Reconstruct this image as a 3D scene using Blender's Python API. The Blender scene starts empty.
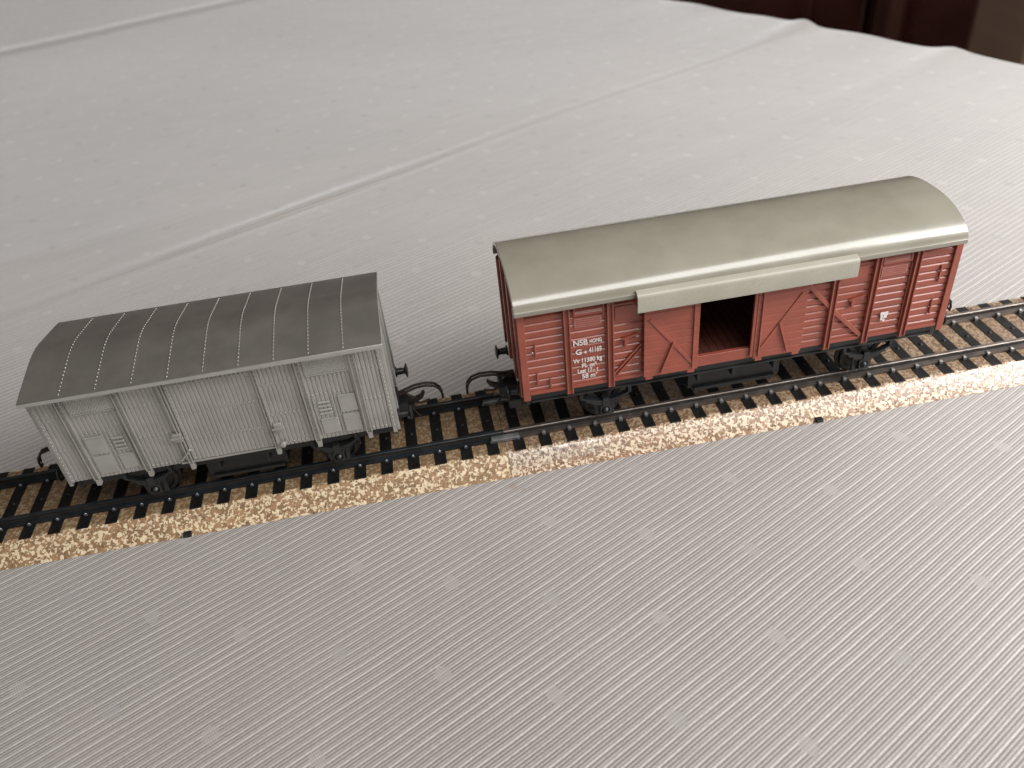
import bpy, bmesh, math, random
from mathutils import Vector, Matrix
random.seed(7)
S = bpy.context.scene
COL = S.collection
PI = math.pi
R = math.radians

# ------------------------------------------------------------------ helpers
class MB:
    """collects shapes and links them as ONE mesh object"""
    def __init__(self): self.bm = bmesh.new()
    def box(self, x0, x1, y0, y1, z0, z1):
        v = [self.bm.verts.new((x, y, z)) for z in (z0, z1) for y in (y0, y1) for x in (x0, x1)]
        for f in ((0, 2, 3, 1), (4, 5, 7, 6), (0, 1, 5, 4), (2, 6, 7, 3), (0, 4, 6, 2), (1, 3, 7, 5)):
            self.bm.faces.new([v[i] for i in f])
        return self
    def prism(self, pts, axis, a0, a1):
        """polygon pts extruded along an axis. axis X: pts=(y,z); Y: (x,z); Z: (x,y)"""
        def mk(p, a):
            return {'X': (a, p[0], p[1]), 'Y': (p[0], a, p[1]), 'Z': (p[0], p[1], a)}[axis]
        A = [self.bm.verts.new(mk(p, a0)) for p in pts]
        B = [self.bm.verts.new(mk(p, a1)) for p in pts]
        n = len(pts)
        for i in range(n):
            self.bm.faces.new((A[i], A[(i + 1) % n], B[(i + 1) % n], B[i]))
        self.bm.faces.new(A); self.bm.faces.new(B[::-1])
        return self
    def bar(self, p, q, w, d, up=(0, 1, 0)):
        """rectangular bar from p to q, w across, d along up"""
        p, q, up = Vector(p), Vector(q), Vector(up)
        t = (q - p).normalized(); s = t.cross(up).normalized(); n = s.cross(t).normalized()
        r = []
        for c in (p, q):
            for a, b in ((-1, -1), (1, -1), (1, 1), (-1, 1)):
                r.append(self.bm.verts.new(c + s * a * w / 2 + n * b * d / 2))
        for f in ((0, 1, 2, 3), (7, 6, 5, 4), (0, 4, 5, 1), (1, 5, 6, 2), (2, 6, 7, 3), (3, 7, 4, 0)):
            self.bm.faces.new([r[i] for i in f])
        return self
    def tube(self, path, rad, seg=8, cap=True):
        path = [Vector(p) for p in path]; rings = []
        ref = Vector((0, 0, 1))
        for i, p in enumerate(path):
            t = (path[min(i + 1, len(path) - 1)] - path[max(i - 1, 0)]).normalized()
            if abs(t.dot(ref)) > .95: rr = Vector((0, 1, 0))
            else: rr = ref
            s = t.cross(rr).normalized(); n = s.cross(t)
            rd = rad[i] if isinstance(rad, (list, tuple)) else rad
            rings.append([self.bm.verts.new(p + s * rd * math.cos(2 * PI * k / seg) + n * rd * math.sin(2 * PI * k / seg)) for k in range(seg)])
        for a, b in zip(rings, rings[1:]):
            for k in range(seg):
                self.bm.faces.new((a[k], a[(k + 1) % seg], b[(k + 1) % seg], b[k]))
        if cap:
            self.bm.faces.new(rings[0][::-1]); self.bm.faces.new(rings[-1])
        return self
    def lathe(self, prof, c, axis='Y', seg=28):
        """prof: list of (radius, along) revolved round an axis through c"""
        rings = []
        for r, a in prof:
            ring = []
            for k in range(seg):
                u, v = r * math.cos(2 * PI * k / seg), r * math.sin(2 * PI * k / seg)
                o = {'Y': (u, a, v), 'X': (a, u, v), 'Z': (u, v, a)}[axis]
                ring.append(self.bm.verts.new(Vector(c) + Vector(o)))
            rings.append(ring)
        for a, b in zip(rings, rings[1:]):
            for k in range(seg):
                self.bm.faces.new((a[k], a[(k + 1) % seg], b[(k + 1) % seg], b[k]))
        self.bm.faces.new(rings[0][::-1]); self.bm.faces.new(rings[-1])
        return self
    def dome(self, c, r, n):
        """small rivet head, its top along n"""
        n = Vector(n).normalized(); c = Vector(c)
        s = n.orthogonal().normalized(); t = n.cross(s)
        rings = []
        for rr, h in ((1, 0), (.75, .6)):
            rings.append([self.bm.verts.new(c + (s * math.cos(k * PI / 3) + t * math.sin(k * PI / 3)) * r * rr + n * r * h) for k in range(6)])
        top = self.bm.verts.new(c + n * r * .9)
        for k in range(6):
            self.bm.faces.new((rings[0][k], rings[0][(k + 1) % 6], rings[1][(k + 1) % 6], rings[1][k]))
            self.bm.faces.new((rings[1][k], rings[1][(k + 1) % 6], top))
        return self
    def build(self, name, mat, parent=None, bevel=0, smooth=None, seg=2, solid=0):
        bmesh.ops.recalc_face_normals(self.bm, faces=self.bm.faces[:])
        me = bpy.data.meshes.new(name); self.bm.to_mesh(me); self.bm.free()
        o = bpy.data.objects.new(name, me); COL.objects.link(o)
        me.materials.append(mat)
        if smooth is not None:
            for p in me.polygons: p.use_smooth = True
            me.set_sharp_from_angle(angle=R(smooth))
        if solid:
            m = o.modifiers.new('solid', 'SOLIDIFY'); m.thickness = solid; m.offset = -1
        if bevel:
            m = o.modifiers.new('bevel', 'BEVEL'); m.width = bevel; m.segments = seg
            m.limit_method = 'ANGLE'; m.angle_limit = R(35)
        if parent is not None: o.parent = parent
        return o

def tag(o, label=None, cat=None, group=None, kind=None):
    if label: o['label'] = label
    if cat: o['category'] = cat
    if group: o['group'] = group
    if kind: o['kind'] = kind
    return o
def empty(name, label, cat, group=None):
    o = bpy.data.objects.new(name, None); COL.objects.link(o); o.empty_display_size = .3
    return tag(o, label, cat, group)

# ------------------------------------------------------------------ material helpers
class NT:
    def __init__(self, name):
        self.m = bpy.data.materials.new(name); self.m.use_nodes = True
        self.t = self.m.node_tree; self.n = self.t.nodes; self.l = self.t.links
        self.b = self.n['Principled BSDF']
    def node(self, typ, **k):
        x = self.n.new(typ)
        for a, v in k.items(): setattr(x, a, v)
        return x
    def put(self, sock, v):
        if hasattr(v, 'is_output') or isinstance(v, bpy.types.NodeSocket): self.l.new(v, sock)
        else: sock.default_value = v
    def math(self, op, a, b=None, c=None, clamp=False):
        x = self.node('ShaderNodeMath', operation=op, use_clamp=clamp)
        self.put(x.inputs[0], a)
        if b is not None: self.put(x.inputs[1], b)
        if c is not None: self.put(x.inputs[2], c)
        return x.outputs[0]
    def mix(self, f, a, b):
        x = self.node('ShaderNodeMix', data_type='RGBA')
        self.put(x.inputs['Factor'], f)
        self.put(x.inputs[6], a); self.put(x.inputs[7], b)
        return x.outputs[2]
    def coord(self): return self.node('ShaderNodeTexCoord').outputs['Object']
    def noise(self, vec, scale, detail=3, rough=.55):
        x = self.node('ShaderNodeTexNoise'); self.l.new(vec, x.inputs['Vector'])
        x.inputs['Scale'].default_value = scale; x.inputs['Detail'].default_value = detail
        x.inputs['Roughness'].default_value = rough
        return x.outputs[0]
    def ramp(self, f, a, b, lo, hi):
        x = self.node('ShaderNodeMapRange', interpolation_type='SMOOTHSTEP'); self.put(x.inputs[0], f)
        for i, v in zip((1, 2, 3, 4), (a, b, lo, hi)): x.inputs[i].default_value = v
        return x.outputs[0]
    def bump(self, h, strength, dist):
        x = self.node('ShaderNodeBump'); self.l.new(h, x.inputs['Height'])
        x.inputs['Strength'].default_value = strength; x.inputs['Distance'].default_value = dist
        self.l.new(x.outputs[0], self.b.inputs['Normal'])
    def set(self, **k):
        names = dict(col='Base Color', rough='Roughness', metal='Metallic', spec='Specular IOR Level', coat='Coat Weight', coatr='Coat Roughness', sheen='Sheen Weight')
        for a, v in k.items(): self.put(self.b.inputs[names[a]], v)
        return self
def rgb(r, g, b): return (r, g, b, 1)

def plain(name, c, rough, metal=0, var=.18, scale=2.5, spec=.5, bump=0, fine=25, coat=0):
    """paint or plastic with slight mottling of colour and gloss"""
    t = NT(name); co = t.coord()
    n = t.noise(co, scale, 4); f = t.noise(co, fine, 2)
    a = t.ramp(n, .3, .7, 0, 1)
    dk = rgb(*[x * (1 - var) for x in c]); lt = rgb(*[min(1, x * (1 + var)) for x in c])
    t.set(col=t.mix(a, dk, lt), metal=metal, spec=spec, coat=coat)
    t.set(rough=t.math('ADD', rough - .06, t.math('MULTIPLY', f, .14)))
    if bump: t.bump(f, bump, .01)
    return t.m

SILVER = plain('silver_paint', (.40, .39, .365), .40, metal=.62, var=.08, scale=1.6, bump=.12, fine=30)
SILVER_ROOF = plain('silver_roof_paint', (.335, .315, .285), .37, metal=.85, var=.10, scale=1.1, bump=.10, fine=34)
SILVER_PLATE = plain('silver_plate_paint', (.44, .435, .41), .36, metal=.6, var=.05)
RED = plain('oxide_red_plastic', (.262, .062, .0375), .40, var=.10, scale=1.4, bump=.08, fine=40, coat=.25)
RED_IN = plain('oxide_red_inside_shaded', (.085, .024, .016), .5, var=.2, scale=2)  # darker copy of the red: interior shade put into the floor colour
BLACK = plain('black_plastic', (.008, .0085, .009), .42, var=.3, bump=.1)
CHASSIS = plain('blackened_metal', (.011, .0125, .013), .40, var=.3, bump=.1)
WHEEL = plain('dark_steel', (.03, .029, .028), .4, metal=.7, var=.2)
BRONZE = plain('browned_wire', (.032, .022, .018), .42, metal=.6, var=.3)
AXLE = plain('bright_axle', (.35, .35, .36), .35, metal=.9)
RAIL_BLACK = plain('blackened_rail', (.022, .026, .03), .30, metal=.35, var=.3, bump=.06)
RAIL_BROWN = plain('browned_rail', (.17, .145, .13), .36, metal=.75, var=.22, bump=.06)
RAIL_WEB = plain('shaded_rail_web', (.02, .017, .015), .55, var=.3)  # shade under the rail head, put into the web colour
TIN = plain('bright_tin', (.46, .45, .45), .34, metal=.85, var=.2)
DULL_TIN = plain('dulled_tin', (.30, .31, .32), .36, metal=.8, var=.3)
SLEEPER = plain('black_sleeper_enamel', (.0075, .0072, .007), .55, var=.35, scale=6, bump=.25, fine=18, spec=.18)
INK = plain('white_print', (.64, .60, .56), .6, var=.12, scale=20)
FADED = plain('pale_print', (.33, .15, .125), .5, var=.10, scale=9)
HOOD = plain('olive_grey_plastic_hood', (.33, .312, .255), .28, var=.05, scale=.8, bump=.05, fine=30)

def roof_cream():
    t = NT('olive_grey_roof_plastic'); co = t.coord()
    n = t.noise(co, .7, 4); f = t.noise(co, 26, 2); s = t.noise(co, 5, 5, .7)
    c = t.mix(t.ramp(n, .3, .7, 0, 1), rgb(.212, .196, .152), rgb(.25, .233, .185))
    c = t.mix(t.math('MULTIPLY', t.ramp(s, .62, .8, 0, 1), .3), c, rgb(.16, .14, .10))
    t.set(col=c, rough=t.math('ADD', .20, t.math('MULTIPLY', s, .10)), spec=.6, coat=.7, coatr=.13)
    t.b.inputs['Coat IOR'].default_value = 1.6
    t.bump(f, .05, .01)
    return t.m
ROOF = roof_cream()

def ballast(name, brown, cream, ratio, rough, coat, relief):
    """printed tin: cream flecks on brown, slightly embossed"""
    t = NT(name); co = t.coord()
    w = t.node('ShaderNodeVectorMath', operation='ADD')
    nz = t.node('ShaderNodeTexNoise'); t.l.new(co, nz.inputs['Vector']); nz.inputs['Scale'].default_value = 9
    sc = t.node('ShaderNodeVectorMath', operation='SCALE'); t.l.new(nz.outputs[1], sc.inputs[0]); sc.inputs['Scale'].default_value = .10
    t.l.new(co, w.inputs[0]); t.l.new(sc.outputs[0], w.inputs[1])
    n1 = t.noise(w.outputs[0], 9.5, 2, .5); n2 = t.noise(w.outputs[0], 18, 2, .5); n3 = t.noise(co, 3.5, 3)
    fl = t.ramp(t.math('ADD', t.math('MULTIPLY', n1, .62), t.math('MULTIPLY', n2, .38)), ratio, ratio + .045, 0, 1)
    pit = t.ramp(n2, .30, .42, 0, 1)
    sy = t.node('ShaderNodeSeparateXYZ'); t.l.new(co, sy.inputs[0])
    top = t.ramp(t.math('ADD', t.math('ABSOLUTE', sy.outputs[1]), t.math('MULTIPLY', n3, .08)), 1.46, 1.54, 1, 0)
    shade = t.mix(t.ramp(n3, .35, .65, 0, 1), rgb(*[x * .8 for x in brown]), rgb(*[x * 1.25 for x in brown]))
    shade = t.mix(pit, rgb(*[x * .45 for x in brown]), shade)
    shade = t.mix(top, shade, rgb(*[x * .62 for x in brown]))  # flat bed top darkened: shade between the rails put into the print
    cream_shaded = rgb(cream[0] * .42, cream[1] * .38, cream[2] * .33)
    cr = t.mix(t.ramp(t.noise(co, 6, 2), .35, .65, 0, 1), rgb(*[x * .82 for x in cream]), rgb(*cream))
    t.set(col=t.mix(fl, shade, t.mix(top, cr, cream_shaded)), rough=rough, coat=t.math('MULTIPLY', coat, t.math('SUBTRACT', 1, t.math('MULTIPLY', top, .8))), coatr=.16, spec=.5)
    if coat > .5:  # glare patch by the joint: gloss raised, dark dimples put into the colour
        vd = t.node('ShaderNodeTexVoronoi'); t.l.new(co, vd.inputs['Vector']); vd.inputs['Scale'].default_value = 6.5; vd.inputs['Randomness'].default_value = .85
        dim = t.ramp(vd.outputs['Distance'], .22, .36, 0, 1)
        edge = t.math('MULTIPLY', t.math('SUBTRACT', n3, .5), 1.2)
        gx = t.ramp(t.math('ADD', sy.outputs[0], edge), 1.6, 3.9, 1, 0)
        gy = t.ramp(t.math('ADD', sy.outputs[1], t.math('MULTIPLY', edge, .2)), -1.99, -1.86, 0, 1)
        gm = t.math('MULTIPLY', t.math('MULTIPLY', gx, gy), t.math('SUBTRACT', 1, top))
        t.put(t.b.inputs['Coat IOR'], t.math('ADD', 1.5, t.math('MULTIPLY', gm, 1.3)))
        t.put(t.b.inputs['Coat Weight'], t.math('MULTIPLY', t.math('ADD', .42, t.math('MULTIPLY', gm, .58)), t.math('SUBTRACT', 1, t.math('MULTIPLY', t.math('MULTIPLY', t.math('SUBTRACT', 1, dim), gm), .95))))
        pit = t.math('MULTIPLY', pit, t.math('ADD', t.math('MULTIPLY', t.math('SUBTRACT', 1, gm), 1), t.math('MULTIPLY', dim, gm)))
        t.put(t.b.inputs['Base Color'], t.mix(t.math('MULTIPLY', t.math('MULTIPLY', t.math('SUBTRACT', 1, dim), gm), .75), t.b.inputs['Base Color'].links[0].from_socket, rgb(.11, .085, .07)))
    t.bump(t.math('ADD', pit, t.math('MULTIPLY', fl, .5)), relief, .014)
    return t.m
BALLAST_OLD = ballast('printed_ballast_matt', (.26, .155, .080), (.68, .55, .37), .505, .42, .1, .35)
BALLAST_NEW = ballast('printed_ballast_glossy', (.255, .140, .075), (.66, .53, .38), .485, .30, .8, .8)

# ------------------------------------------------------------------ cloth
TH = R(27); CU = Vector((math.cos(TH), math.sin(TH), 0)); CV = Vector((-math.sin(TH), math.cos(TH), 0))
def cloth_material():
    t = NT('woven_damask'); co = t.coord()
    sp = t.node('ShaderNodeSeparateXYZ'); t.l.new(co, sp.inputs[0]); x, y = sp.outputs[0], sp.outputs[1]
    wob = t.noise(co, .3, 2)
    v = t.math('ADD', t.math('MULTIPLY', x, CV.x), t.math('MULTIPLY', y, CV.y))
    v = t.math('ADD', v, t.math('MULTIPLY', wob, .08))
    u = t.math('ADD', t.math('MULTIPLY', x, CU.x), t.math('MULTIPLY', y, CU.y))
    P = .225
    ph = t.math('FRACT', t.math('DIVIDE', v, P))
    bold = t.ramp(t.math('ABSOLUTE', t.math('SUBTRACT', ph, .5)), .05, .16, 1, 0)
    fine = t.math('ADD', .5, t.math('MULTIPLY', t.math('SINE', t.math('MULTIPLY', v, 2 * PI * 3 / P)), .5))
    c1 = t.node('ShaderNodeCombineXYZ'); t.put(c1.inputs[0], t.math('MULTIPLY', u, .25)); t.put(c1.inputs[1], t.math('MULTIPLY', v, 7))
    vary = t.ramp(t.noise(c1.outputs[0], 1.0, 3, .6), .3, .7, .45, 1.25)
    bold = t.math('MULTIPLY', bold, vary)
    # thread breaks along the stripe
    cv = t.node('ShaderNodeCombineXYZ')
    t.put(cv.inputs[0], t.math('MULTIPLY', u, 9)); t.put(cv.inputs[1], t.math('MULTIPLY', v, 26))
    brk = t.noise(cv.outputs[0], 1.0, 2)
    prof = t.math('ADD', t.math('MULTIPLY', bold, .42), t.math('MULTIPLY', fine, .58))
    prof = t.math('MULTIPLY', prof, t.math('ADD', .50, t.math('MULTIPLY', brk, 1.0)))
    grain = t.noise(co, 34, 2)
    prof = t.math('ADD', prof, t.math('MULTIPLY', t.math('SUBTRACT', grain, .5), .45), clamp=True)
    # woven spots on an oblique lattice, every third one a different weave
    ox, oy = .23, -6.39
    ax, ay, bx, by = 2.30, -1.064, 2.73, 1.41
    D = ax * by - bx * ay
    rx = t.math('SUBTRACT', x, ox); ry = t.math('SUBTRACT', y, oy)
    i = t.math('DIVIDE', t.math('SUBTRACT', t.math('MULTIPLY', rx, by), t.math('MULTIPLY', ry, bx)), D)
    j = t.math('DIVIDE', t.math('SUBTRACT', t.math('MULTIPLY', ry, ax), t.math('MULTIPLY', rx, ay)), D)
    ir, jr = t.math('ROUND', i), t.math('ROUND', j)
    di, dj = t.math('SUBTRACT', i, ir), t.math('SUBTRACT', j, jr)
    dx = t.math('ADD', t.math('MULTIPLY', di, ax), t.math('MULTIPLY', dj, bx))
    dy = t.math('ADD', t.math('MULTIPLY', di, ay), t.math('MULTIPLY', dj, by))
    du = t.math('ADD', t.math('MULTIPLY', dx, CU.x), t.math('MULTIPLY', dy, CU.y))
    dv = t.math('ADD', t.math('MULTIPLY', dx, CV.x), t.math('MULTIPLY', dy, CV.y))
    rr = t.math('SQRT', t.math('ADD', t.math('POWER', t.math('DIVIDE', du, .185), 2), t.math('POWER', t.math('DIVIDE', dv, .24), 2)))
    rr = t.math('ADD', rr, t.math('MULTIPLY', t.math('SUBTRACT', t.noise(co, 7, 2), .5), .9))
    spot = t.ramp(rr, .82, 1.06, 1, 0)
    k = t.math('MODULO', t.math('ADD', t.math('SUBTRACT', ir, jr), 300), 3)
    k = t.math('ROUND', k)
    grey = t.math('LESS_THAN', t.math('ABSOLUTE', t.math('SUBTRACT', t.math('MODULO', k, 3), 0)), .5)
    base = t.mix(prof, rgb(.128, .110, .100), rgb(.535, .503, .478))
    cross = t.math('ADD', .5, t.math('MULTIPLY', t.math('SINE', t.math('MULTIPLY', u, 2 * PI / .05)), .5))
    sc = t.mix(grey, t.mix(cross, rgb(.25, .228, .21), rgb(.40, .37, .345)), rgb(.275, .262, .25))
    c = t.mix(t.math('MULTIPLY', spot, .58), base, sc)
    blot = t.noise(co, .12, 4)
    c = t.mix(t.math('MULTIPLY', t.ramp(blot, .35, .75, 0, 1), .10), c, rgb(.5, .44, .40))
    # two little brown stains in front of the track joint
    for (sx, sy, r0) in ((-.03, -2.42, .17), (.23, -2.62, .09)):
        d = t.math('SQRT', t.math('ADD', t.math('POWER', t.math('SUBTRACT', x, sx), 2), t.math('POWER', t.math('SUBTRACT', y, sy), 2)))
        d = t.math('ADD', d, t.math('MULTIPLY', t.math('SUBTRACT', t.noise(co, 9, 3), .5), .12))
        c = t.mix(t.ramp(d, r0 * .3, r0, .42, 0), c, rgb(.22, .13, .07))
    t.set(col=c, rough=t.math('ADD', t.math('SUBTRACT', .60, t.math('MULTIPLY', prof, .16)), t.math('MULTIPLY', spot, t.math('SUBTRACT', t.math('MULTIPLY', grey, .25), .12))), spec=.5, sheen=t.math('ADD', .78, t.math('MULTIPLY', spot, t.math('SUBTRACT', .15, t.math('MULTIPLY', grey, .30)))))
    t.b.inputs['Sheen Roughness'].default_value = .45
    h = t.math('MULTIPLY', prof, t.math('SUBTRACT', 1, spot))
    h = t.math('ADD', h, t.math('MULTIPLY', t.noise(co, 30, 2), .25))
    h = t.math('ADD', h, t.math('MULTIPLY', t.noise(co, .45, 2), 7.0))
    t.bump(h, .32, .014)
    return t.m

U0, U1, V0, V1 = -95, 39.45, -46, 108
def lump(a, c, w): return math.exp(-((a - c) / w) ** 2)
def cloth_z(u, v):
    z = .06 * math.sin(u * .21 + 1.3) * math.sin(v * .17 + u * .05) * min(1, max(0, (v - 4) / 10))
    m = .55 + .45 * math.sin(u * .13 + .6) * math.sin(u * .05 + 2)
    m = (.22 + .12 * m) + .62 * lump(u, 2, 9) if u > 2 else (.34 + .12 * m - .12) * math.exp((u - 2) / 9) + .62 * lump(u, 2, 8)
    # long pressed fold behind the wagons
    vf = 19 + .25 * math.sin(u * .07)
    d = v - vf
    k = .62 if u > 12 else (1 if u < 6 else 1 - .38 * (u - 6) / 6)
    z += m * k * (-.05 * lump(d, 0, .22 * k) + .09 * lump(d, .55, .42 * k) + .02 * lump(d, 2.4, 1.5))
    # a second fold far behind, and a faint one nearer
    d = v - (68.2 - .09 * (u + 20) * .6)
    z += .13 * lump(d, .8, 1.3) - .02 * lump(d, -.6, .8)
    z += .03 * lump(v - 9.6, 0, .8) * max(0, min(1, (u - 8) / 12))
    z += .03 * lump(v - 24 - (u + 8) * -.18, 0, .9) * lump(u, -9, 9)
    # where folds meet the table edge they stand up
    e = math.exp(-((U1 - u) / 2.3)) if u < U1 else 1
    z += e * (.32 * lump(v, 20.0, .9) + .17 * lump(v, 9.6, .9) + .22 * lump(v, 42, 2.0) + .05 * math.sin(v * .9))
    return z
def build_cloth(mat):
    def axis(lo, hi, step, dense):
        a = []; x = lo
        while x < hi:
            a.append(x); s = step
            for c0, c1, st in dense:
                if c0 <= x < c1: s = st
            x += s
        a.append(hi); return a
    us = axis(U0, U1, 1.6, [(-50, 30, .8), (30, 50, .35)])
    vs = axis(V0, V1, 1.6, [(-10, 7, 1.0), (7, 17, .45), (17, 24, .16), (24, 45, .5), (60, 76, .4)])
    def hang(lim, sign):
        out = []
        r = .45
        for k in range(1, 6):
            a = k / 5 * PI / 2
            out.append((lim + sign * r * math.sin(a), -(r - r * math.cos(a))))
        for k in range(1, 13): out.append((lim + sign * (r + .15 * k * .2), -r - k * 1.6))
        return out
    U = [(a, d) for a, d in reversed(hang(U0, -1))] + [(a, 0) for a in us] + hang(U1, 1)
    V = [(a, d) for a, d in reversed(hang(V0, -1))] + [(a, 0) for a in vs] + hang(V1, 1)
    mb = MB(); g = []
    for u, du in U:
        row = []
        for v, dv in V:
            uu, vv = max(U0, min(U1, u)), max(V0, min(V1, v))
            z = cloth_z(uu, vv) + min(du, dv) if (du and dv) else cloth_z(uu, vv) + du + dv
            sway = .0
            if du: sway = .5 * math.sin(vv * .35) * min(1, -du / 8)
            if dv: sway = .5 * math.sin(uu * .35) * min(1, -dv / 8)
            p = CU * (u + (sway if du else 0)) + CV * (v + (sway if dv else 0))
            row.append(mb.bm.verts.new((p.x, p.y, z)))
        g.append(row)
    for a, b in zip(g, g[1:]):
        for k in range(len(a) - 1): mb.bm.faces.new((a[k], b[k], b[k + 1], a[k + 1]))
    o = mb.build('tablecloth', mat, smooth=180)
    for p in o.data.polygons: p.use_smooth = True
    tag(o, 'off white striped tablecloth with small woven spots and pressed fold lines', 'tablecloth')
    # keep the flat middle a hair below zero so that the track rests on it
    return o
cloth = build_cloth(cloth_material())
cloth.location.z = -.004
m = cloth.modifiers.new('solid', 'SOLIDIFY'); m.thickness = .05; m.offset = -1 if cloth.data.polygons[len(cloth.data.polygons)//2].normal.z > 0 else 1

WOOD = plain('mahogany', (.035, .010, .008), .22, var=.35, scale=.12, fine=1.5, coat=.4)
table = empty('dining_table', 'dark wooden dining table hidden beneath the off white cloth', 'table')
def rot_box(mb, u0, u1, v0, v1, z0, z1):
    vs = [mb.bm.verts.new(CU * u + CV * v + Vector((0, 0, z))) for z in (z0, z1) for v in (v0, v1) for u in (u0, u1)]
    for f in ((0, 2, 3, 1), (4, 5, 7, 6), (0, 1, 5, 4), (2, 6, 7, 3), (0, 4, 6, 2), (1, 3, 7, 5)):
        mb.bm.faces.new([vs[i] for i in f])
    return mb
rot_box(MB(), U0 + .3, U1 - .1, V0 + .3, V1 - .3, -3.2, -.32).build('tabletop', WOOD, table)
for u in (U0 + 6, U1 - 14):
    for v in (V0 + 6, V1 - 14):
        rot_box(MB(), u, u + 7, v, v + 7, -72, -3.2).build('leg', WOOD, table)

# ------------------------------------------------------------------ room behind
def floor_mat():
    t = NT('brown_floor_boards'); co = t.coord()
    mp = t.node('ShaderNodeMapping'); t.l.new(co, mp.inputs[0]); mp.inputs['Scale'].default_value = (.01, .12, 1); mp.inputs['Rotation'].default_value = (0, 0, R(-27))
    n = t.noise(mp.outputs[0], 1.0, 5)
    t.set(col=t.mix(t.ramp(n, .3, .7, 0, 1), rgb(.44, .27, .17), rgb(.56, .36, .235)), rough=.45)
    return t.m
fl = rot_box(MB(), -900, 1200, -900, 1200, -73, -72).build('floor', floor_mat()); tag(fl, kind='structure')

cab = empty('cabinet', 'dark mahogany cabinet with a rounded corner post standing beyond the table edge', 'cabinet')
# placed by its near right corner; runs away to the left along the table's short side
CB = Vector((89.6, 106, 0)); cd = Vector((-math.sin(R(40)), math.cos(R(40)), 0)); cn = Vector((-cd.y, cd.x, 0)) * -1
def cbox(mb, a0, a1, b0, b1, z0, z1):
    vs = [mb.bm.verts.new(CB + cd * a + cn * b + Vector((0, 0, z))) for z in (z0, z1) for b in (b0, b1) for a in (a0, a1)]
    for f in ((0, 2, 3, 1), (4, 5, 7, 6), (0, 1, 5, 4), (2, 6, 7, 3), (0, 4, 6, 2), (1, 3, 7, 5)):
        mb.bm.faces.new([vs[i] for i in f])
    return mb
# b grows away from the camera
cbox(MB(), 0, 190, 2, 45, -66, 26).build('carcass', WOOD, cab, bevel=.4)
cbox(MB(), -1.5, 191.5, .5, 46, 26.05, 29).build('top', WOOD, cab, bevel=.6)
cbox(MB(), 1, 189, 3, 44, -72, -66.05).build('plinth', WOOD, cab, bevel=.3)
for k in range(3):
    a = 17 + k * 57
    d = cbox(MB(), a, a + 54, .4, 1.95, -62, 22).build('door', WOOD, cab, bevel=.5)
    cbox(MB(), a + 9, a + 45, -.5, .35, -52, 12).build('panel', WOOD, d, bevel=.8)
    p = CB + cd * (a + 4) + cn * -1.2
    MB().lathe([(.3, 1.4), (.5, .6), (1.1, .1), (1.2, -.5), (.6, -1.0), (.05, -1.1)], (p.x, p.y, -16), 'Y', 16).build('knob', TIN, d, smooth=50)
pp = CB + cd * 12.5 + cn * -.6
MB().lathe([(3.4, -65), (3.4, -58), (2.5, -56), (2.6, -20), (2.5, 18), (3.3, 20), (3.3, 25.9)], (pp.x, pp.y, 0), 'Z', 32).build('corner_post', WOOD, cab, smooth=50)

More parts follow.
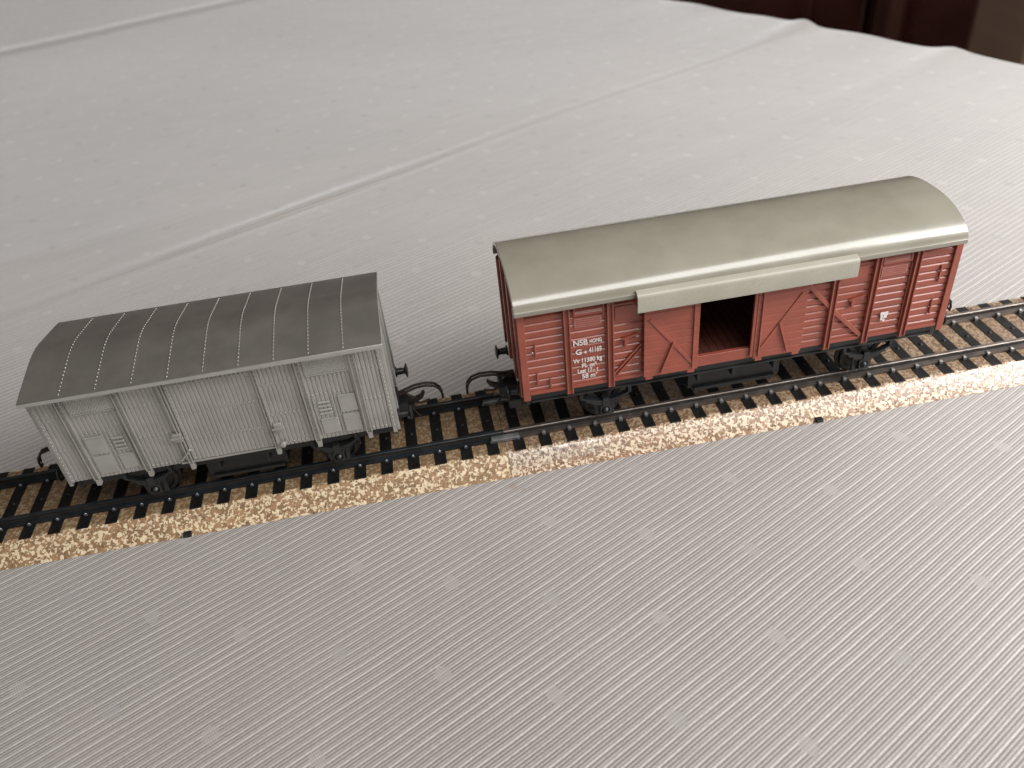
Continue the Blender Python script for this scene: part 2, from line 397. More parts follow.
# ------------------------------------------------------------------ track
P = .75
def rail_profile(yc):
    h = [(-.15, .463), (.15, .463), (.15, .53), (.02, .548), (.014, .655), (.058, .672), (.06, .708), (.046, .72)]
    return [(yc + y, z) for y, z in h] + [(yc - y, z) for y, z in reversed(h[2:])]
def make_track(x0, x1, label, bed_mat, rail_mat, clip_mat, clip_big, studs, tabs, joiner):
    t = empty('track_piece', label, 'track')
    t.location = (x0, 0, 0)
    L = x1 - x0
    # pressed tin bed: hollow shell with rounded shoulders
    B, Sh, H = 2.09, 1.50, .447
    out = [(-B, 0), (-B + .035, .012), (-Sh - .06, H - .055), (-Sh, H - .012), (-Sh + .06, H), (Sh - .06, H), (Sh, H - .012), (Sh + .06, H - .055), (B - .035, .012), (B, 0)]
    inn = [(B - .09, 0), (Sh - .02, H - .09), (-Sh + .02, H - .09), (-B + .09, 0)]
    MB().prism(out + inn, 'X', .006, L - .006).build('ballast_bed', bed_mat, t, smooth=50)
    n = int(round(L / P))
    rails = []
    for s in (-1, 1):
        rails.append(MB().prism(rail_profile(s * .875), 'X', .005, L - .005).build('rail', rail_mat, t, smooth=25))
        rails[-1].data.materials.append(RAIL_WEB)
        for p in rails[-1].data.polygons:
            if .55 < p.center.z < .671 and abs(p.normal.x) < .5: p.material_index = 1
    w = .165
    proto_s = proto_c = proto_t = None
    for k in range(n):
        x = .375 + k * P
        if k == 0:
            mb = MB()
            mb.prism([(-1.52, .436), (-1.50, .462), (1.50, .462), (1.52, .436)], 'X', -w, w)
            so = mb.build('sleeper', SLEEPER, t, bevel=.012); proto_s = so
            cs = []
            for s in (-1, 1):
                for q in (-1, 1):
                    yc = s * .875 + q * (.175 if clip_big else .165)
                    mb = MB()
                    if clip_big:
                        mb.box(-.052, .052, yc - .035, yc + .035, .463, .565)
                        mb.box(-.045, .045, min(yc, yc - q * .09), max(yc, yc - q * .09), .52, .575)
                    else:
                        mb.box(-.045, .045, yc - .03, yc + .03, .463, .53)
                        mb.dome((0, yc - q * .005, .528), .032, (0, 0, 1))
                    cs.append(mb.build('rail_clip', clip_mat, so, bevel=.012))
            st = MB().lathe([(.06, .462), (.055, .478), (.03, .488), (.005, .49)], (0, 0, 0), 'Z', 12).build('contact_stud', studs, so, smooth=60)
            so.location.x = x; cs.append(st); proto_c = cs
        else:
            so = proto_s.copy(); COL.objects.link(so); so.parent = t; so.location.x = x
            for c in proto_c:
                d = c.copy(); COL.objects.link(d); d.parent = so
    for xt, lng in tabs:
        MB().box(xt - x0 - lng / 2, xt - x0 + lng / 2, -B - .04, -B + .12, .002, .10).build('base_tab', CHASSIS, t, bevel=.012)
    if joiner:
        for s in (-1, 1):
            yc = s * .875
            mb = MB().prism([(yc - .20, .464), (yc - .148, .464), (yc - .148, .535), (yc - .03, .552), (yc - .03, .60), (yc - .20, .575)], 'X', -.38, .42)
            mb.build('rail_joiner', DULL_TIN, t, bevel=.015)
        mb = MB()
        mb.box(-1.15, -.25, -.62, -.52, .463, .50); mb.box(-.95, -.55, -.60, -.545, .50, .56)
        mb.build('contact_tongue', BLACK, t, bevel=.01)
    return t
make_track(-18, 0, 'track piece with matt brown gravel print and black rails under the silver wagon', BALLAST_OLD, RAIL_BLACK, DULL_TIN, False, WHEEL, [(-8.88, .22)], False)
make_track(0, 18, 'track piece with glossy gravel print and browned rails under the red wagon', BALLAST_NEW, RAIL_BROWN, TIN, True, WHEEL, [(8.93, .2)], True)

# ------------------------------------------------------------------ shared wagon pieces
def wheelset(parent, x, z=1.22, r=.5):
    for s in (-1, 1):
        prof = [(.10, -.05), (.12, -.16), (r * .55, -.15), (r * .8, -.11), (r * .84, -.16), (r, -.15), (r + .005, -.03), (r + .075, -.01), (r + .08, .05), (r * .8, .06), (r * .5, .03), (.1, .05)]
        if s > 0: prof = [(a, -b) for a, b in prof]
        w = MB().lathe(prof, (x, s * .79, z), 'Y', 36).build('wheel', WHEEL, parent, smooth=35)
        MB().lathe([(.05, -.30), (.075, -.28), (.08, -.03)] if s < 0 else [(.08, .03), (.075, .28), (.05, .30)], (x, s * .79, z), 'Y', 12).build('axle_stub', AXLE, w, smooth=50)
    MB().lathe([(.07, -.76), (.07, .76)], (x, 0, z), 'Y', 14).build('axle', WHEEL, parent, smooth=60)
def horn_guard(parent, x, s, z=1.22, top=1.95, half=.70):
    """guard plates, axle box and leaf spring of one wheel"""
    y0, y1 = (-1.24, -1.16) if s < 0 else (1.16, 1.24)
    mb = MB()
    for q in (-1, 1):
        mb.prism([(x + q * .16, 1.02), (x + q * .27, 1.02), (x + q * .33, 1.6), (x + q * .62, top), (x + q * .44, top), (x + q * .20, 1.62)], 'Y', y0, y1)
    mb.box(x - .27, x + .27, y0, y1, .965, 1.015)
    g = mb.build('axle_guard', CHASSIS, parent, bevel=.012)
    yb = (y0 - .13, y0 - .005) if s < 0 else (y1 + .005, y1 + .13)
    mb = MB().box(x - .15, x + .15, yb[0], yb[1], 1.06, 1.40)
    mb.lathe([(.13, 0), (.12, -.05 * -s * -1 if s < 0 else .05), (.04, -.07 if s < 0 else .07)], (x, yb[0] if s < 0 else yb[1], z), 'Y', 16)
    mb.build('axle_box', CHASSIS, g, bevel=.015)
    ys = (y0 - .17, y0 - .01) if s < 0 else (y1 + .01, y1 + .17)
    mb = MB()
    def arc(h, lft):
        up = [(x - half * (1 - lft) + 2 * half * (1 - lft) * k / 12, 1.50 + h + .20 * ((2 * k / 12 - 1) * (1 - lft)) ** 2) for k in range(13)]
        return up
    for lvl, (h, lf) in enumerate(((.10, 0), (.045, .22), (-.01, .45))):
        u = arc(h, lf); mb.prism(u + [(a, b - .05) for a, b in reversed(u)], 'Y', ys[0], ys[1])
    mb.box(x - .09, x + .09, ys[0] - .02, ys[1], 1.41, 1.68)
    mb.build('leaf_spring', CHASSIS, g, bevel=.01)
    for q in (-1, 1):
        MB().box(x + q * (half - .02) - .045, x + q * (half - .02) + .045, ys[0] + .02, ys[1] - .02, 1.72, 2.0).build('spring_hanger', CHASSIS, g, bevel=.01)
def buffer_(parent, x, s_x, y, z):
    o = 1 if s_x > 0 else -1
    prof = [(.15, 0), (.15, .05), (.105, .06), (.095, .20), (.085, .25), (.12, .29), (.205, .31), (.21, .345), (.13, .37), (.01, .38)]
    MB().lathe([(r, a * o) for r, a in prof], (x, y, z), 'X', 22).build('buffer', BLACK, parent, smooth=40)
def coupler(parent, x, o, wire=BRONZE, far=0):
    """loop-and-hook coupler sticking out of end x in direction o"""
    c = MB()
    c.box(min(x - o * .5, x + o * .30), max(x - o * .5, x + o * .30), -.27, .27, 1.36, 1.52)
    c.box(min(x + o * .1, x + o * .52), max(x + o * .1, x + o * .52), -.16, .16, 1.52, 1.62)
    h = c.build('coupler', BLACK, parent, bevel=.03)
    mb = MB()
    pr = [(x + o * .10, 1.63), (x + o * .60, 1.63), (x + o * .78, 1.72), (x + o * .86, 1.90), (x + o * .80, 1.93), (x + o * .70, 1.82), (x + o * .55, 1.76), (x + o * .42, 1.86), (x + o * .3, 2.02), (x + o * .08, 2.05)]
    mb.prism(pr, 'Y', -.06, .06)
    mb.build('hook', wire, h, bevel=.012)
    a = []
    ctrl = [(.05, .07, 1.94), (.30 + far * .3, .07, 2.03), (.62 + far * .6, .07, 2.13), (.92 + far, .07, 2.15), (1.16 + far, .07, 2.08), (1.29 + far, .07, 1.93), (1.33 + far, .06, 1.76)]
    for dx, y, z in ctrl: a.append((x + o * dx, y, z))
    b = [(px, -py, pz) for px, py, pz in reversed(a)]
    mid = [(x + o * (1.33 + far), .05, 1.62), (x + o * (1.33 + far), -.05, 1.62)]
    MB().tube(a + mid + b, .036, 8).build('coupling_loop', wire, h, smooth=60)
    MB().tube([(x + o * .95, .10, 1.52), (x + o * .70, .10, 1.46), (x + o * .40, .06, 1.60), (x + o * .30, 0, 1.75)], .035, 8).build('trip_lever', wire, h, smooth=60)
    mb = MB().tube([(x + o * .30, -.10, 1.64), (x + o * .42, -.10, 1.50), (x + o * .55, -.10, 1.22), (x + o * .66, -.10, 1.08)], .03, 8)
    mb.build('release_pin', wire, h, smooth=60)

def grooved(lo, hi, pitch, face, depth, gw, sgn=-1, slope=.6):
    """outline (a, face) of a boarded front with V grooves; a runs lo..hi"""
    pts = [(lo, face)]
    a = lo + pitch
    while a < hi - gw * 1.5:
        pts += [(a - gw * slope, face), (a, face - sgn * depth), (a + gw * (1 - slope) + .001, face)]
        a += pitch
    pts.append((hi, face))
    return pts

# ------------------------------------------------------------------ red wagon
rw = empty('red_goods_wagon', 'oxide red covered goods wagon with olive grey arched roof and one door slid open', 'wagon')
XL, XR, W, Z0, Z1 = .62, 12.42, 1.5, 2.29, 4.98
PITCH = .222
def boards_x(mb, x0, x1, z0, z1, face, back, sgn=-1):
    """horizontal boards on a long side: profile (y,z) along X"""
    pr = [(y, z) for z, y in grooved(z0, z1, PITCH, face, .036, .075, sgn, .48)]
    mb.prism(pr + [(back, z1), (back, z0)], 'X', x0, x1)
body = MB()
DO0, DO1 = 5.2, 6.95
boards_x(body, XL + .02, DO0, Z0, Z1, -W, -W + .1)
boards_x(body, DO1, XR - .02, Z0, Z1, -W, -W + .1)
body.box(DO0, DO1, -W - .02, -W + .1, Z0, 2.62)
body.box(DO0, DO1, -W, -W + .1, 4.72, Z1)
boards_x(body, XL + .02, XR - .02, Z0, Z1, W, W - .1, 1)
for xe, o in ((XL, -1), (XR, 1)):
    pr = [(x, z) for z, x in grooved(Z0, 5.2, PITCH, xe, .03, .05, o, .32)]
    yy = W - .1
    body.prism(pr + [(xe - o * .1, 5.2), (xe - o * .1, Z0)], 'Y', -yy + .003, yy - .003)
    body.prism([(-1.38, 5.202), (1.38, 5.202), (1.2, 5.36), (.7, 5.54), (0, 5.62), (-.7, 5.54), (-1.2, 5.36)], 'X', min(xe - o * .004, xe - o * .1), max(xe - o * .004, xe - o * .1))
body.build('body', RED, rw, bevel=.006, seg=1)
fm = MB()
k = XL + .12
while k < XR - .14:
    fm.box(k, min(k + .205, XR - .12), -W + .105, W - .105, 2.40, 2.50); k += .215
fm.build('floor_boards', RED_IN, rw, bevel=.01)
# posts: flat bar with a raised rib on each edge, foot hanging below the body
def post(x, foot=2.13, s=-1, top=4.97):
    mb = MB()
    yb = s * W
    def yb_(a, b): return (min(yb + s * a, yb + s * b), max(yb + s * a, yb + s * b))
    y0, y1 = yb_(.003, .045); mb.box(x - .088, x + .088, y0, y1, foot, top)
    y0, y1 = yb_(.046, .10)
    for q in (-1, 1): mb.box(x + q * .066 - .02, x + q * .066 + .02, y0, y1, foot + .04, top)
    return mb.build('side_post', RED, rw, bevel=.008)
for s in (-1, 1):
    for x in (1.87, 3.0, 10.13, 11.24): post(x, s=s)
    post(9.04, s=s)
    if s > 0: post(4.05, s=s)
    for x, q in ((XL, 1), (XR, -1)):
        mb = MB(); y0, y1 = sorted((s * (W + .003), s * (W + .06)))
        mb.box(x - .02 if q > 0 else x - .17, x + .17 if q > 0 else x + .02, y0, y1, 2.15, 4.97)
        mb.build('corner_post', RED, rw, bevel=.012)
for xe, o in ((XL, -1), (XR, 1)):
    for y in (-1.36, -.5, .5, 1.36):
        x0, x1 = sorted((xe + o * .004, xe + o * .07))
        MB().box(x0, x1, y - .07, y + .07, 2.2, 5.0 if abs(y) > 1 else 5.4).build('end_post', RED, rw, bevel=.01)
# bottom rail on the long side, proud of the boards
for x0, x1 in ((.80, 1.77), (1.97, 2.9), (9.14, 10.03), (10.23, 11.14), (11.34, 12.24), (3.1, 3.8)):
    MB().box(x0, x1, -W - .03, -W - .003, 2.295, 2.40).build('bottom_rail', RED, rw, bevel=.008)
# doors
def door(x0, x1, y, z0, z1, mirror):
    mb = MB()
    pr = [(yy, z) for z, yy in grooved(z0, z1, PITCH, y, .014, .03, -1, .32)]
    mb.prism(pr + [(y + .075, z1), (y + .075, z0)], 'X', x0, x1)
    d = mb.build('sliding_door', RED, rw, bevel=.006, seg=1)
    mb = MB()
    f = (lambda a: x0 + a * (x1 - x0)) if not mirror else (lambda a: x1 - a * (x1 - x0))
    yb = y - .012
    mb.bar((f(.10), yb, z0 + .72 * (z1 - z0)), (f(.92), yb, z0 + .07 * (z1 - z0)), .085, .022)
    mb.build('brace', RED, d, bevel=.006)
    mb = MB().bar((f(.53), yb - .025, z0 + .41 * (z1 - z0)), (f(.30), yb - .025, z0 + .03 * (z1 - z0)), .045, .05)
    mb.build('latch_bar', RED, d, bevel=.008)
    mb = MB().box(f(.90) - .022, f(.90) + .022, y - .045, y - .003, z0 + .08, z1 - .05)
    mb.build('edge_strip', RED, d, bevel=.008)
    for a in (.10, .88): MB().box(f(a) - .10, f(a) + .10, y + .005, y + .07, z0 - .10, z0 - .003).build('runner', RED, d, bevel=.01)
    return d
door(3.86, 5.34, -W - .18, 2.36, 4.90, False)['label'] = 'smooth boarded door slid to the left of the opening'
door(6.93, 8.28, -W - .10, 2.30, 4.90, True)
# reveal post on the right of the opening
MB().box(6.84, 6.925, -W - .09, -W - .003, 2.36, 4.86).build('door_post', RED, rw, bevel=.01)
# braces in the bays beside the doors
MB().bar((8.30, -W - .03, 4.32), (9.0, -W - .03, 3.50), .12, .055).bar((9.1, -W - .03, 3.38), (10.02, -W - .03, 2.42), .12, .055).build('brace', RED, rw, bevel=.01)
MB().bar((3.10, -W - .03, 2.58), (3.83, -W - .03, 3.40), .05, .06).bar((3.16, -W - .03, 2.50), (3.84, -W - .03, 3.26), .05, .06).build('brace', RED, rw, bevel=.01)
# small side fittings
def fit(x0, x1, z0, z1, d=.05, mat=RED, name='grab_rail'):
    return MB().box(x0, x1, -W - d, -W - .003, z0, z1).build(name, mat, rw, bevel=.01)
for x, z0, z1 in ((1.02, 3.52, 3.92), (1.02, 2.62, 3.0), (1.36, 2.45, 2.75), (11.98, 3.75, 4.25), (11.95, 2.75, 3.2)): fit(x - .025, x + .025, z0, z1)
for x, o in ((3.42, 1), (9.62, 1)):
    mb = MB(); mb.bar((x - .12, -W - .04, 3.62), (x + .30, -W - .04, 3.72), .05, .06); mb.box(x - .06, x + .02, -W - .08, -W - .003, 3.42, 3.66)
    mb.build('label_clip', RED, rw, bevel=.01)
# ventilators: frame with louvres
def vent(x0, x1, z0, z1):
    mb = MB(); y = -W
    for a in ((x0, x1, z0, z0 + .05), (x0, x1, z1 - .05, z1), (x0, x0 + .05, z0 + .05, z1 - .05), (x1 - .05, x1, z0 + .05, z1 - .05)):
        mb.box(a[0], a[1], y - .05, y - .003, a[2], a[3])
    fr = mb.build('ventilator', RED, rw, bevel=.006)
    mb = MB(); n = 5; hh = (z1 - z0 - .12) / n
    for k in range(n):
        z = z0 + .06 + k * hh
        mb.prism([(y - .01, z), (y - .045, z), (y - .012, z + hh * .85)], 'X', x0 + .055, x1 - .055)
    mb.build('louvre', RED, fr)
for x0, x1 in ((2.05, 2.86), (10.27, 11.08)):
    vent(x0, x1, 4.55, 4.90)
    mb = MB().box(x0 + .02, x1 - .08, -W - .022, -W - .003, 4.19, 4.46); fr = mb.build('faded_panel', FADED, rw, bevel=.005)
    mb = MB()
    for k in range(4): mb.box(x0 + .06, x1 - .12, -W - .030, -W - .0225, 4.225 + k * .06, 4.25 + k * .06)
    mb.build('panel_rib', RED, fr)
    mb = MB()
    for xx in (x1 + .015,): mb.box(xx, xx + .03, -W - .04, -W - .003, 2.5, 4.53)
    mb.build('bay_frame', RED, rw, bevel=.006)
MB().box(9.18, 9.92, -W - .02, -W - .003, 4.22, 4.62).build('smooth_panel', RED, rw, bevel=.006)
MB().box(3.13, 3.78, -W - .02, -W - .003, 4.22, 4.62).build('smooth_panel', RED, rw, bevel=.006)

# lettering
def text(s, x, z, h, w=None, y=-W - .036, parent=None, name='lettering'):
    cu = bpy.data.curves.new(name, 'FONT'); cu.body = s; cu.size = h * 1.42; cu.extrude = .002
    cu.offset = .005
    o = bpy.data.objects.new(name, cu); COL.objects.link(o)
    bpy.context.view_layer.update()
    me = bpy.data.meshes.new_from_object(o.evaluated_get(bpy.context.evaluated_depsgraph_get()))
    bpy.data.objects.remove(o)
    xs = [v.co.x for v in me.vertices]; k = (w / (max(xs) - min(xs))) if w else 1
    for v in me.vertices: v.co.x = (v.co.x - min(xs)) * k
    me.materials.clear(); me.materials.append(INK)
    o = bpy.data.objects.new(name, me); COL.objects.link(o); o.parent = parent or rw
    o.location = (x, y, z); o.rotation_euler = (PI / 2, 0, 0)
    return o
text('NSB', 2.02, 3.655, .175, .38); text('HOMG', 2.45, 3.68, .115, .32)
text('G', 2.07, 3.37, .16, .16); text('4', 2.29, 3.37, .10, .07); text('41169', 2.42, 3.38, .16, .34)
text('Vv 11380 kg', 1.99, 3.10, .14, .78)
text('Fl. m\u00b2', 2.22, 2.93, .13, .40)
text('Last 17,- t', 2.10, 2.76, .14, .56)
text('58 m\u00b3', 2.21, 2.58, .14, .42)
mb = MB()
for x0, x1, z0, z1 in ((10.50, 10.72, 2.96, 3.06), (10.52, 10.58, 2.80, 2.955), (10.60, 10.70, 2.86, 2.95), (10.59, 10.65, 2.76, 2.84)): mb.box(x0, x1, -W - .038, -W - .032, z0, z1)
mb.build('white_mark', INK, rw)
MB().box(.93, .96, -W - .036, -W - .02, 3.66, 3.69).build('white_mark', INK, rw)

# arched roof
def red_roof():
    def zf(y):
        return 4.98 + .76 * max(0, 1 - abs(y / 1.765) ** 2.35) ** .5
    n = 48; outer = []
    for k in range(n + 1):
        a = PI * k / n
        y = -1.765 * math.cos(a); z = zf(y)
        # a soft bead along the eave
        z += .010 * lump(abs(y), 1.70, .04)
        outer.append((y, z))
    outer = [(-1.765, 4.93), (-1.775, 4.96), (-1.775, 5.06)] + outer[2:-2] + [(1.775, 5.06), (1.775, 4.96), (1.765, 4.93)]
    inner = [(y * .955, z - .085 if abs(y) < 1.7 else z) for y, z in outer]
    inner = [(1.68, 4.93)] + [(y, z) for y, z in reversed(inner[4:-4])] + [(-1.68, 4.93)]
    o = MB().prism(outer + inner, 'X', .53, 12.36).build('roof', ROOF, rw, smooth=40)
    m = o.modifiers.new('bevel', 'BEVEL'); m.width = .03; m.segments = 3; m.limit_method = 'ANGLE'; m.angle_limit = R(60)
red_roof()
# rain hood over the door rail
hd = MB().prism([(-1.50, 5.19), (-1.84, 5.13), (-1.93, 5.075), (-1.95, 5.01), (-1.95, 4.60), (-1.90, 4.60), (-1.895, 4.99), (-1.83, 5.05), (-1.50, 5.10)], 'X', 3.60, 9.36)
hd = hd.build('door_hood', HOOD, rw, smooth=50)
m = hd.modifiers.new('bevel', 'BEVEL'); m.width = .012; m.segments = 2; m.limit_method = 'ANGLE'; m.angle_limit = R(60)
for x in (3.62, 9.28): MB().box(x, x + .06, -1.82, -1.5, 4.7, 5.05).build('hood_bracket', RED, rw, bevel=.01)
MB().box(3.68, 9.26, -1.78, -1.70, 4.80, 4.90).build('door_rail', CHASSIS, rw, bevel=.01)

# underframe
u = MB()
for s in (-1, 1):
    y0, y1 = sorted((s * 1.33, s * 1.43)); u.box(.78, 12.25, y0, y1, 2.0, 2.285)
    y0, y1 = sorted((s * 1.43, s * 1.49)); u.box(.80, 12.23, y0, y1, 2.0, 2.05)
u.box(.66, .80, -1.36, 1.36, 1.86, 2.285); u.box(12.24, 12.38, -1.36, 1.36, 1.86, 2.285)
u.box(.8, 12.24, -1.33, 1.33, 2.20, 2.395)
u.build('underframe', CHASSIS, rw, bevel=.02)
u = MB()
u.box(5.35, 8.05, -1.0, -.35, 1.15, 2.19); u.box(5.5, 7.9, -1.12, -1.01, 1.12, 1.22)
for x in (5.55, 6.55, 7.75): u.box(x - .05, x + .05, -1.30, -1.01, 1.6, 1.99)
u.lathe([(.2, -.6), (.24, -.5), (.24, .5), (.2, .6)], (6.2, .2, 1.7), 'X', 18)
u.build('brake_gear', BLACK, rw, bevel=.02)
for x in (2.87, 10.43):
    wheelset(rw, x)
    for s in (-1, 1): horn_guard(rw, x, s)
for o, x in ((-1, XL), (1, XR)):
    for y in (-1.0, 1.0): buffer_(rw, x + o * .05, o, y, 2.12)
    coupler(rw, x, o, far=.1 if o < 0 else 0)
u = MB()
u.box(.1, .62, -.42, .42, 1.52, 1.86); u.box(.25, .60, -.95, -.45, 1.50, 1.80)
u.build('coupler_mount', BLACK, rw, bevel=.04)
# ------------------------------------------------------------------ silver wagon
sw = empty('silver_goods_wagon', 'dull silver covered goods wagon with shallow riveted roof and closed doors', 'wagon')
SL, SR, SZ0, SZ1 = -11.27, -2.85, 2.05, 4.86
SP = .108
b = MB()
def boards_z(mb, x0, x1, z0, z1, face, back, sgn=-1, depth=.021):
    pr = grooved(x0, x1, SP, face, depth, .036, sgn, .5)
    mb.prism(pr + [(x1, back), (x0, back)], 'Z', z0, z1)
boards_z(b, SL, SR, SZ0, SZ1, -W, -W + .12)
boards_z(b, SL, SR, SZ0, SZ1, W, W - .12, 1)
for xe, o in ((SL, -1), (SR, 1)):
    pr = [(x, y) for y, x in grooved(-W + .122, W - .122, SP, xe, .022, .036, o, .5)]
    b.prism(pr + [(xe - o * .12, W - .122), (xe - o * .12, -W + .122)], 'Z', SZ0, 4.92)
b.box(SL + .13, SR - .13, -W + .125, W - .125, SZ0 + .01, SZ0 + .12)
b.build('body', SILVER, sw, bevel=.005, seg=1)
def s_post(x, s=-1, foot=1.86, w=.15):
    mb = MB()
    def yy(a, c): return sorted((s * (W + a), s * (W + c)))
    y0, y1 = yy(.003, .03); mb.box(x - w / 2, x + w / 2, y0, y1, SZ0, 4.82)
    for q in (-1, 1):
        y0, y1 = yy(.0305, .085); mb.box(x + q * (w / 2 - .016) - .016, x + q * (w / 2 - .016) + .016, y0, y1, SZ0, 4.82)
    z = SZ0 + .1
    while z < 4.8:
        mb.dome((x, s * (W + .03), z), .024, (0, s, 0)); z += .13
    y0, y1 = yy(-.05, .085); mb.box(x - .055, x + .055, y0, y1, foot, SZ0 - .003)
    mb.build('side_post', SILVER, sw, bevel=.006)
for s in (-1, 1):
    for x in (-10.6, -9.28, -4.9, -3.56): s_post(x, s)
    for x, w in ((-8.2, .11), (-5.97, .11)): s_post(x, s, 1.85, w)
    # corner angle with rivets
    for x, q in ((SL, 1), (SR, -1)):
        mb = MB(); y0, y1 = sorted((s * (W + .003), s * (W + .022)))
        xa, xb = sorted((x, x + q * .10)); mb.box(xa, xb, y0, y1, SZ0 if x < -9 else 1.86, 4.82)
        z = SZ0 + .08
        while z < 4.8: mb.dome((x + q * .05, s * (W + .022), z), .024, (0, s, 0)); z += .13
        mb.build('corner_angle', SILVER, sw, bevel=.005)
for xe, o in ((SL, -1), (SR, 1)):
    for y in (-1.42, -.52, .52, 1.42):
        x0, x1 = sorted((xe + o * .003, xe + o * .09))
        MB().box(x0, x1, y - .055, y + .055, 1.9, 4.82).build('end_post', SILVER, sw, bevel=.01)
# door: boarded leaf a little proud with its own rails and rivets
d = MB()
pr = grooved(-8.13, -6.04, SP, -W - .04, .021, .036, -1, .5)
d.prism(pr + [(-6.04, -W - .003), (-8.13, -W - .003)], 'Z', 2.12, 4.70)
dr = d.build('sliding_door', SILVER, sw, bevel=.005, seg=1)
MB().box(-8.3, -5.85, -W - .075, -W - .003, 4.72, 4.80).build('door_track', SILVER, sw, bevel=.01)
MB().box(-8.45, -5.8, -W - .06, -W - .003, 2.055, 2.105).build('door_track', SILVER, sw, bevel=.01)
def rivet_row(parent, x0, x1, z, y=-W, step=.11, r=.028):
    mb = MB(); x = x0
    while x <= x1: mb.dome((x, y - .001, z), r, (0, -1, 0)); x += step
    mb.build('rivet_row', SILVER_PLATE, parent)
for z in (4.52, 3.66, 2.80): rivet_row(dr, -8.05, -6.1, z, -W - .04)
for x in (-8.08, -6.09):
    mb = MB().box(x - .03, x + .03, -W - .05, -W - .041, 2.13, 4.69); z = 2.2
    while z < 4.68: mb.dome((x, -W - .050, z), .024, (0, -1, 0)); z += .13
    mb.build('rivet_strip', SILVER, dr)
for x, z in ((-8.27, 2.95), (-5.80, 2.72)):
    mb = MB().box(x - .10, x + .10, -W - .11, -W - .003, z - .13, z + .13); mb.box(x - .16, x + .16, -W - .15, -W - .11, z - .035, z + .035)
    mb.build('door_catch', SILVER, sw, bevel=.015)
MB().lathe([(.075, 0), (.075, -.08), (.03, -.10)], (-5.80, -W - .08, 2.18), 'Y', 14).build('door_roller', SILVER, sw, smooth=40)
MB().bar((-8.42, -W - .07, 2.18), (-8.1, -W - .07, 2.50), .05, .05).build('door_stop', SILVER, sw, bevel=.01)
for x0, x1 in ((SL + .14, -10.72), (-9.16, -8.32), (-5.86, -5.02), (-3.44, SR - .14)):
    for z in (4.06, 3.10, 2.15): rivet_row(sw, x0, x1, z)
# end bays with ventilator mesh and plates
def mesh_panel(x0, x1, z0, z1):
    fr = MB()
    fr.box(x0, x1, -W - .03, -W - .003, z0 - .03, z0 + .0); fr.box(x0, x1, -W - .012, -W - .003, z0 + .001, z1)
    f = fr.build('ventilator', SILVER_PLATE, sw, bevel=.006)
    mb = MB(); n = 13
    a = x0 + .03
    while a < x1 - .03:
        zz = z0 + .04; r = 0
        while zz < z1 - .03:
            mb.dome((a + (r % 2) * .035, -W - .0125, zz), .022, (0, -1, 0)); zz += .048; r += 1
        a += .07
    mb.build('ventilator_mesh', SILVER_PLATE, f)
def plate(x0, x1, z0, z1, ribs=0, lip=True):
    mb = MB().box(x0, x1, -W - .03, -W - .003, z0, z1)
    if lip: mb.box(x0, x1, -W - .055, -W - .0305, z1 - .035, z1)
    p = mb.build('label_plate', SILVER_PLATE, sw, bevel=.006)
    if ribs:
        mb = MB()
        for k in range(ribs):
            z = z0 + (k + .5) * (z1 - z0 - .04) / ribs; mb.box(x0 + .02, x1 - .02, -W - .04, -W - .0305, z - .014, z + .014)
        mb.build('plate_rib', SILVER_PLATE, p)
for x0, x1, flip in ((-10.47, -9.40, False), (-4.78, -3.68, True)):
    mesh_panel(x0, x1, 4.12, 4.56)
    for z in (4.02, 3.50): rivet_row(sw, x0 + .04, x1 - .02, z)
    big = (x0 + .02, x0 + .46) if not flip else (x1 - .46, x1 - .02)
    oth = (x1 - .44, x1 - .06) if not flip else (x0 + .08, x0 + .50)
    plate(big[0], big[1], 2.83, 3.38); plate(big[0], big[1], 2.17, 2.76, ribs=9 if flip else 0, lip=False)
    plate(oth[0], oth[1], 2.22, 2.72)
    for z in (2.86, 2.98, 3.10, 3.22): MB().box(oth[0] + .03, oth[1] - .08, -W - .045, -W - .003, z, z + .045).build('bay_rib', SILVER_PLATE, sw, bevel=.006, seg=1)
    mb = MB()
    for xx in (oth[0] - .05, oth[1] + .0):
        mb.box(xx - .03, xx + .03, -W - .012, -W - .003, 2.2, 3.42); z = 2.25
        while z < 3.4: mb.dome((xx, -W - .012, z), .022, (0, -1, 0)); z += .1
    mb.build('rivet_strip', SILVER, sw)
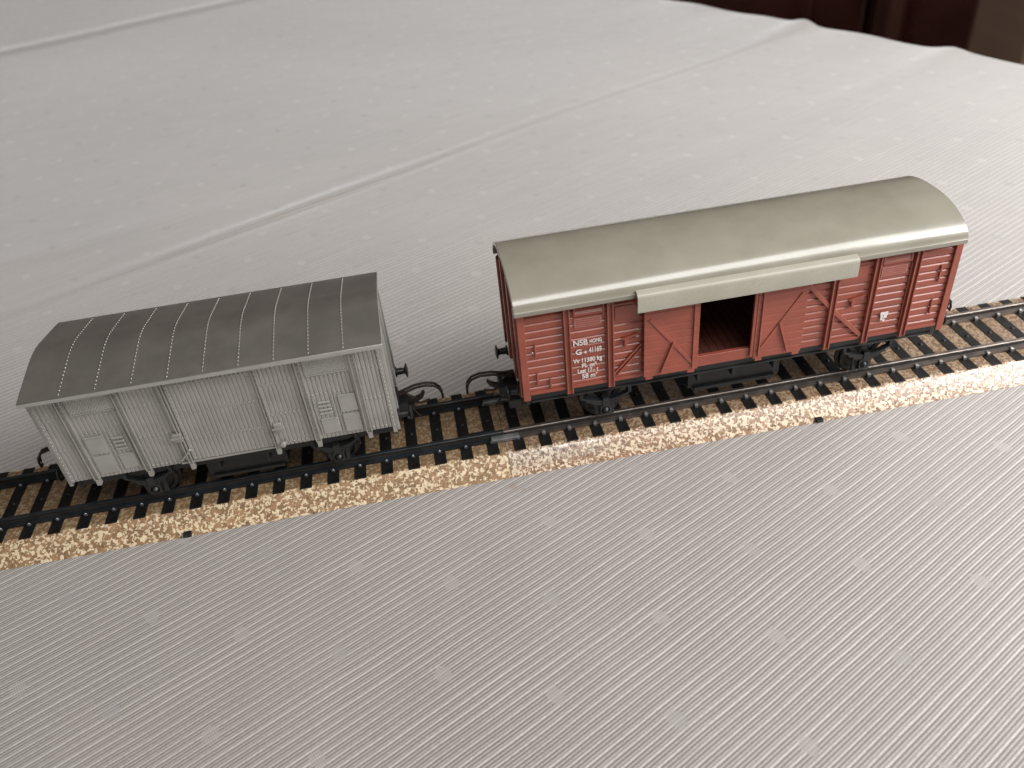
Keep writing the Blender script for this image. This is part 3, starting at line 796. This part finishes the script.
# roof
def silver_roof():
    def zf(y):
        a = abs(y); r = .5
        zz = 5.215 - .175 * a
        if a < r: zz = 5.215 - .175 * (a * a / (2 * r) + r / 2)
        return zz - .012 * lump(a, 1.83, .2)
    ys = [-1.83 + 3.66 * k / 40 for k in range(41)]
    outer = [(y, zf(y)) for y in ys]
    inner = [(y, zf(y) - .105) for y in reversed(ys)]
    o = MB().prism(outer + inner, 'X', -11.32, -2.72).build('roof', SILVER_ROOF, sw, smooth=35)
    m = o.modifiers.new('bevel', 'BEVEL'); m.width = .012; m.segments = 2; m.limit_method = 'ANGLE'; m.angle_limit = R(60)
    for k in range(9):
        x = -10.37 + k * .8375
        mb = MB()
        top = [(y, zf(y) + .005) for y in ys[1:-1]]; bot = [(y, zf(y) + .001) for y in reversed(ys[1:-1])]
        mb.prism(top + bot, 'X', x - .016, x + .016)
        y = -1.72
        while y < 1.75:
            mb.dome((x, y, zf(y) + .004), .019, (0, -.17 if y < 0 else .17, 1)); y += .125
        nb = len(top) * 2 + 2
        mb.bm.faces.ensure_lookup_table()
        for f in mb.bm.faces[nb:]: f.material_index = 1
        so = mb.build('roof_seam', SILVER_ROOF, o, smooth=50); so.data.materials.append(SILVER)
    # lighter strip along each eave: the lit fascia edge put into its colour
    for s in (-1, 1):
        y0, y1 = sorted((s * 1.833, s * 1.858)); MB().box(-11.31, -2.73, y0, y1, zf(1.83) - .10, zf(1.83) - .006).build('lit_fascia', SILVER_PLATE, o, bevel=.008)
silver_roof()
# underframe
u = MB()
for s in (-1, 1):
    y0, y1 = sorted((s * 1.18, s * 1.30)); u.box(SL + .1, SR - .1, y0, y1, 1.72, SZ0 - .005)
u.box(SL + .03, SL + .15, -1.3, 1.3, 1.62, SZ0 - .005); u.box(SR - .15, SR - .03, -1.3, 1.3, 1.62, SZ0 - .005)
u.box(SL + .16, SR - .16, -1.17, 1.17, 1.9, SZ0 - .005)
u.build('underframe', BLACK, sw, bevel=.02)
u = MB().box(-8.1, -5.95, -1.0, -.3, 1.05, 1.89); u.box(-8.0, -6.05, -1.1, -1.005, 1.0, 1.10)
for x in (-7.7, -6.4): u.box(x - .05, x + .05, -1.2, -1.005, 1.35, 1.71)
u.build('brake_gear', BLACK, sw, bevel=.03)
for x in (-9.45, -4.55):
    wheelset(sw, x)
    for s in (-1, 1): horn_guard(sw, x, s, top=1.80, half=.60)
for o, x in ((-1, SL), (1, SR)):
    for y in (-1.0, 1.0): buffer_(sw, x + o * .09, o, y, 2.02)
    coupler(sw, x, o)
    u = MB(); x0, x1 = sorted((x - o * .02, x + o * .34)); u.box(x0, x1, -.40, .30, 1.50, 1.84)
    x0, x1 = sorted((x - o * .02, x + o * .12)); u.box(x0, x1, -.3, .3, 1.84, 2.04)
    u.build('coupler_mount', BLACK, sw, bevel=.04)

# ------------------------------------------------------------------ light
wd = bpy.data.worlds.new('World'); S.world = wd; wd.use_nodes = True
nt = wd.node_tree; bg = nt.nodes['Background']
tc = nt.nodes.new('ShaderNodeTexCoord'); dt = nt.nodes.new('ShaderNodeVectorMath'); dt.operation = 'DOT_PRODUCT'
nt.links.new(tc.outputs['Generated'], dt.inputs[0]); dt.inputs[1].default_value = Vector((.30, -.35, .88)).normalized()
rp = nt.nodes.new('ShaderNodeValToRGB'); mr = nt.nodes.new('ShaderNodeMapRange')
nt.links.new(dt.outputs['Value'], mr.inputs[0]); mr.inputs[1].default_value = -1; mr.inputs[2].default_value = 1
nt.links.new(mr.outputs[0], rp.inputs[0])
e = rp.color_ramp.elements; e[0].position = .0; e[0].color = (.10, .08, .065, 1); e[1].position = 1; e[1].color = (.32, .315, .31, 1)
for pos, c in ((.5, (.07, .057, .049, 1)), (.75, (.17, .16, .15, 1))):
    x = rp.color_ramp.elements.new(pos); x.color = c
nt.links.new(rp.outputs[0], bg.inputs['Color']); bg.inputs['Strength'].default_value = 1.0

def area(name, loc, aim, sx, sy, power, col):
    l = bpy.data.lights.new(name, 'AREA'); l.shape = 'RECTANGLE'; l.size = sx; l.size_y = sy; l.energy = power; l.color = col
    o = bpy.data.objects.new(name, l); COL.objects.link(o); o.location = loc
    o.rotation_euler = (Vector(aim) - Vector(loc)).to_track_quat('-Z', 'Y').to_euler()
    return o
area('side_window_light', (55, -17, 32), (3, 4, 0), 42, 36, 71000, (1, .992, .98))
area('far_fill_light', (98, 48, 44), (0, 10, 0), 44, 36, 33000, (1, .995, .99))  # added fill lamp, no real window: lifts the far cloth
area('window_light', (34, -53, 88), (2, 2, 0), 84, 28, 53000, (1, .985, .965))

# ------------------------------------------------------------------ camera
cam = bpy.data.cameras.new('camera'); co = bpy.data.objects.new('camera', cam); COL.objects.link(co)
co.location = (-1.3603, -18.6927, 15.8417); co.rotation_euler = (0.9201, 0.0888, -0.1657)
cam.sensor_width = 36; cam.lens = 823.755 / 1024 * 36; cam.clip_start = .1; cam.clip_end = 5000
cam.dof.use_dof = True; cam.dof.focus_distance = 21.0; cam.dof.aperture_fstop = cam.lens / 1000 / .145
S.camera = co
S.view_settings.view_transform = 'Standard'; S.view_settings.look = 'None'; S.view_settings.exposure = 0; S.view_settings.gamma = 1
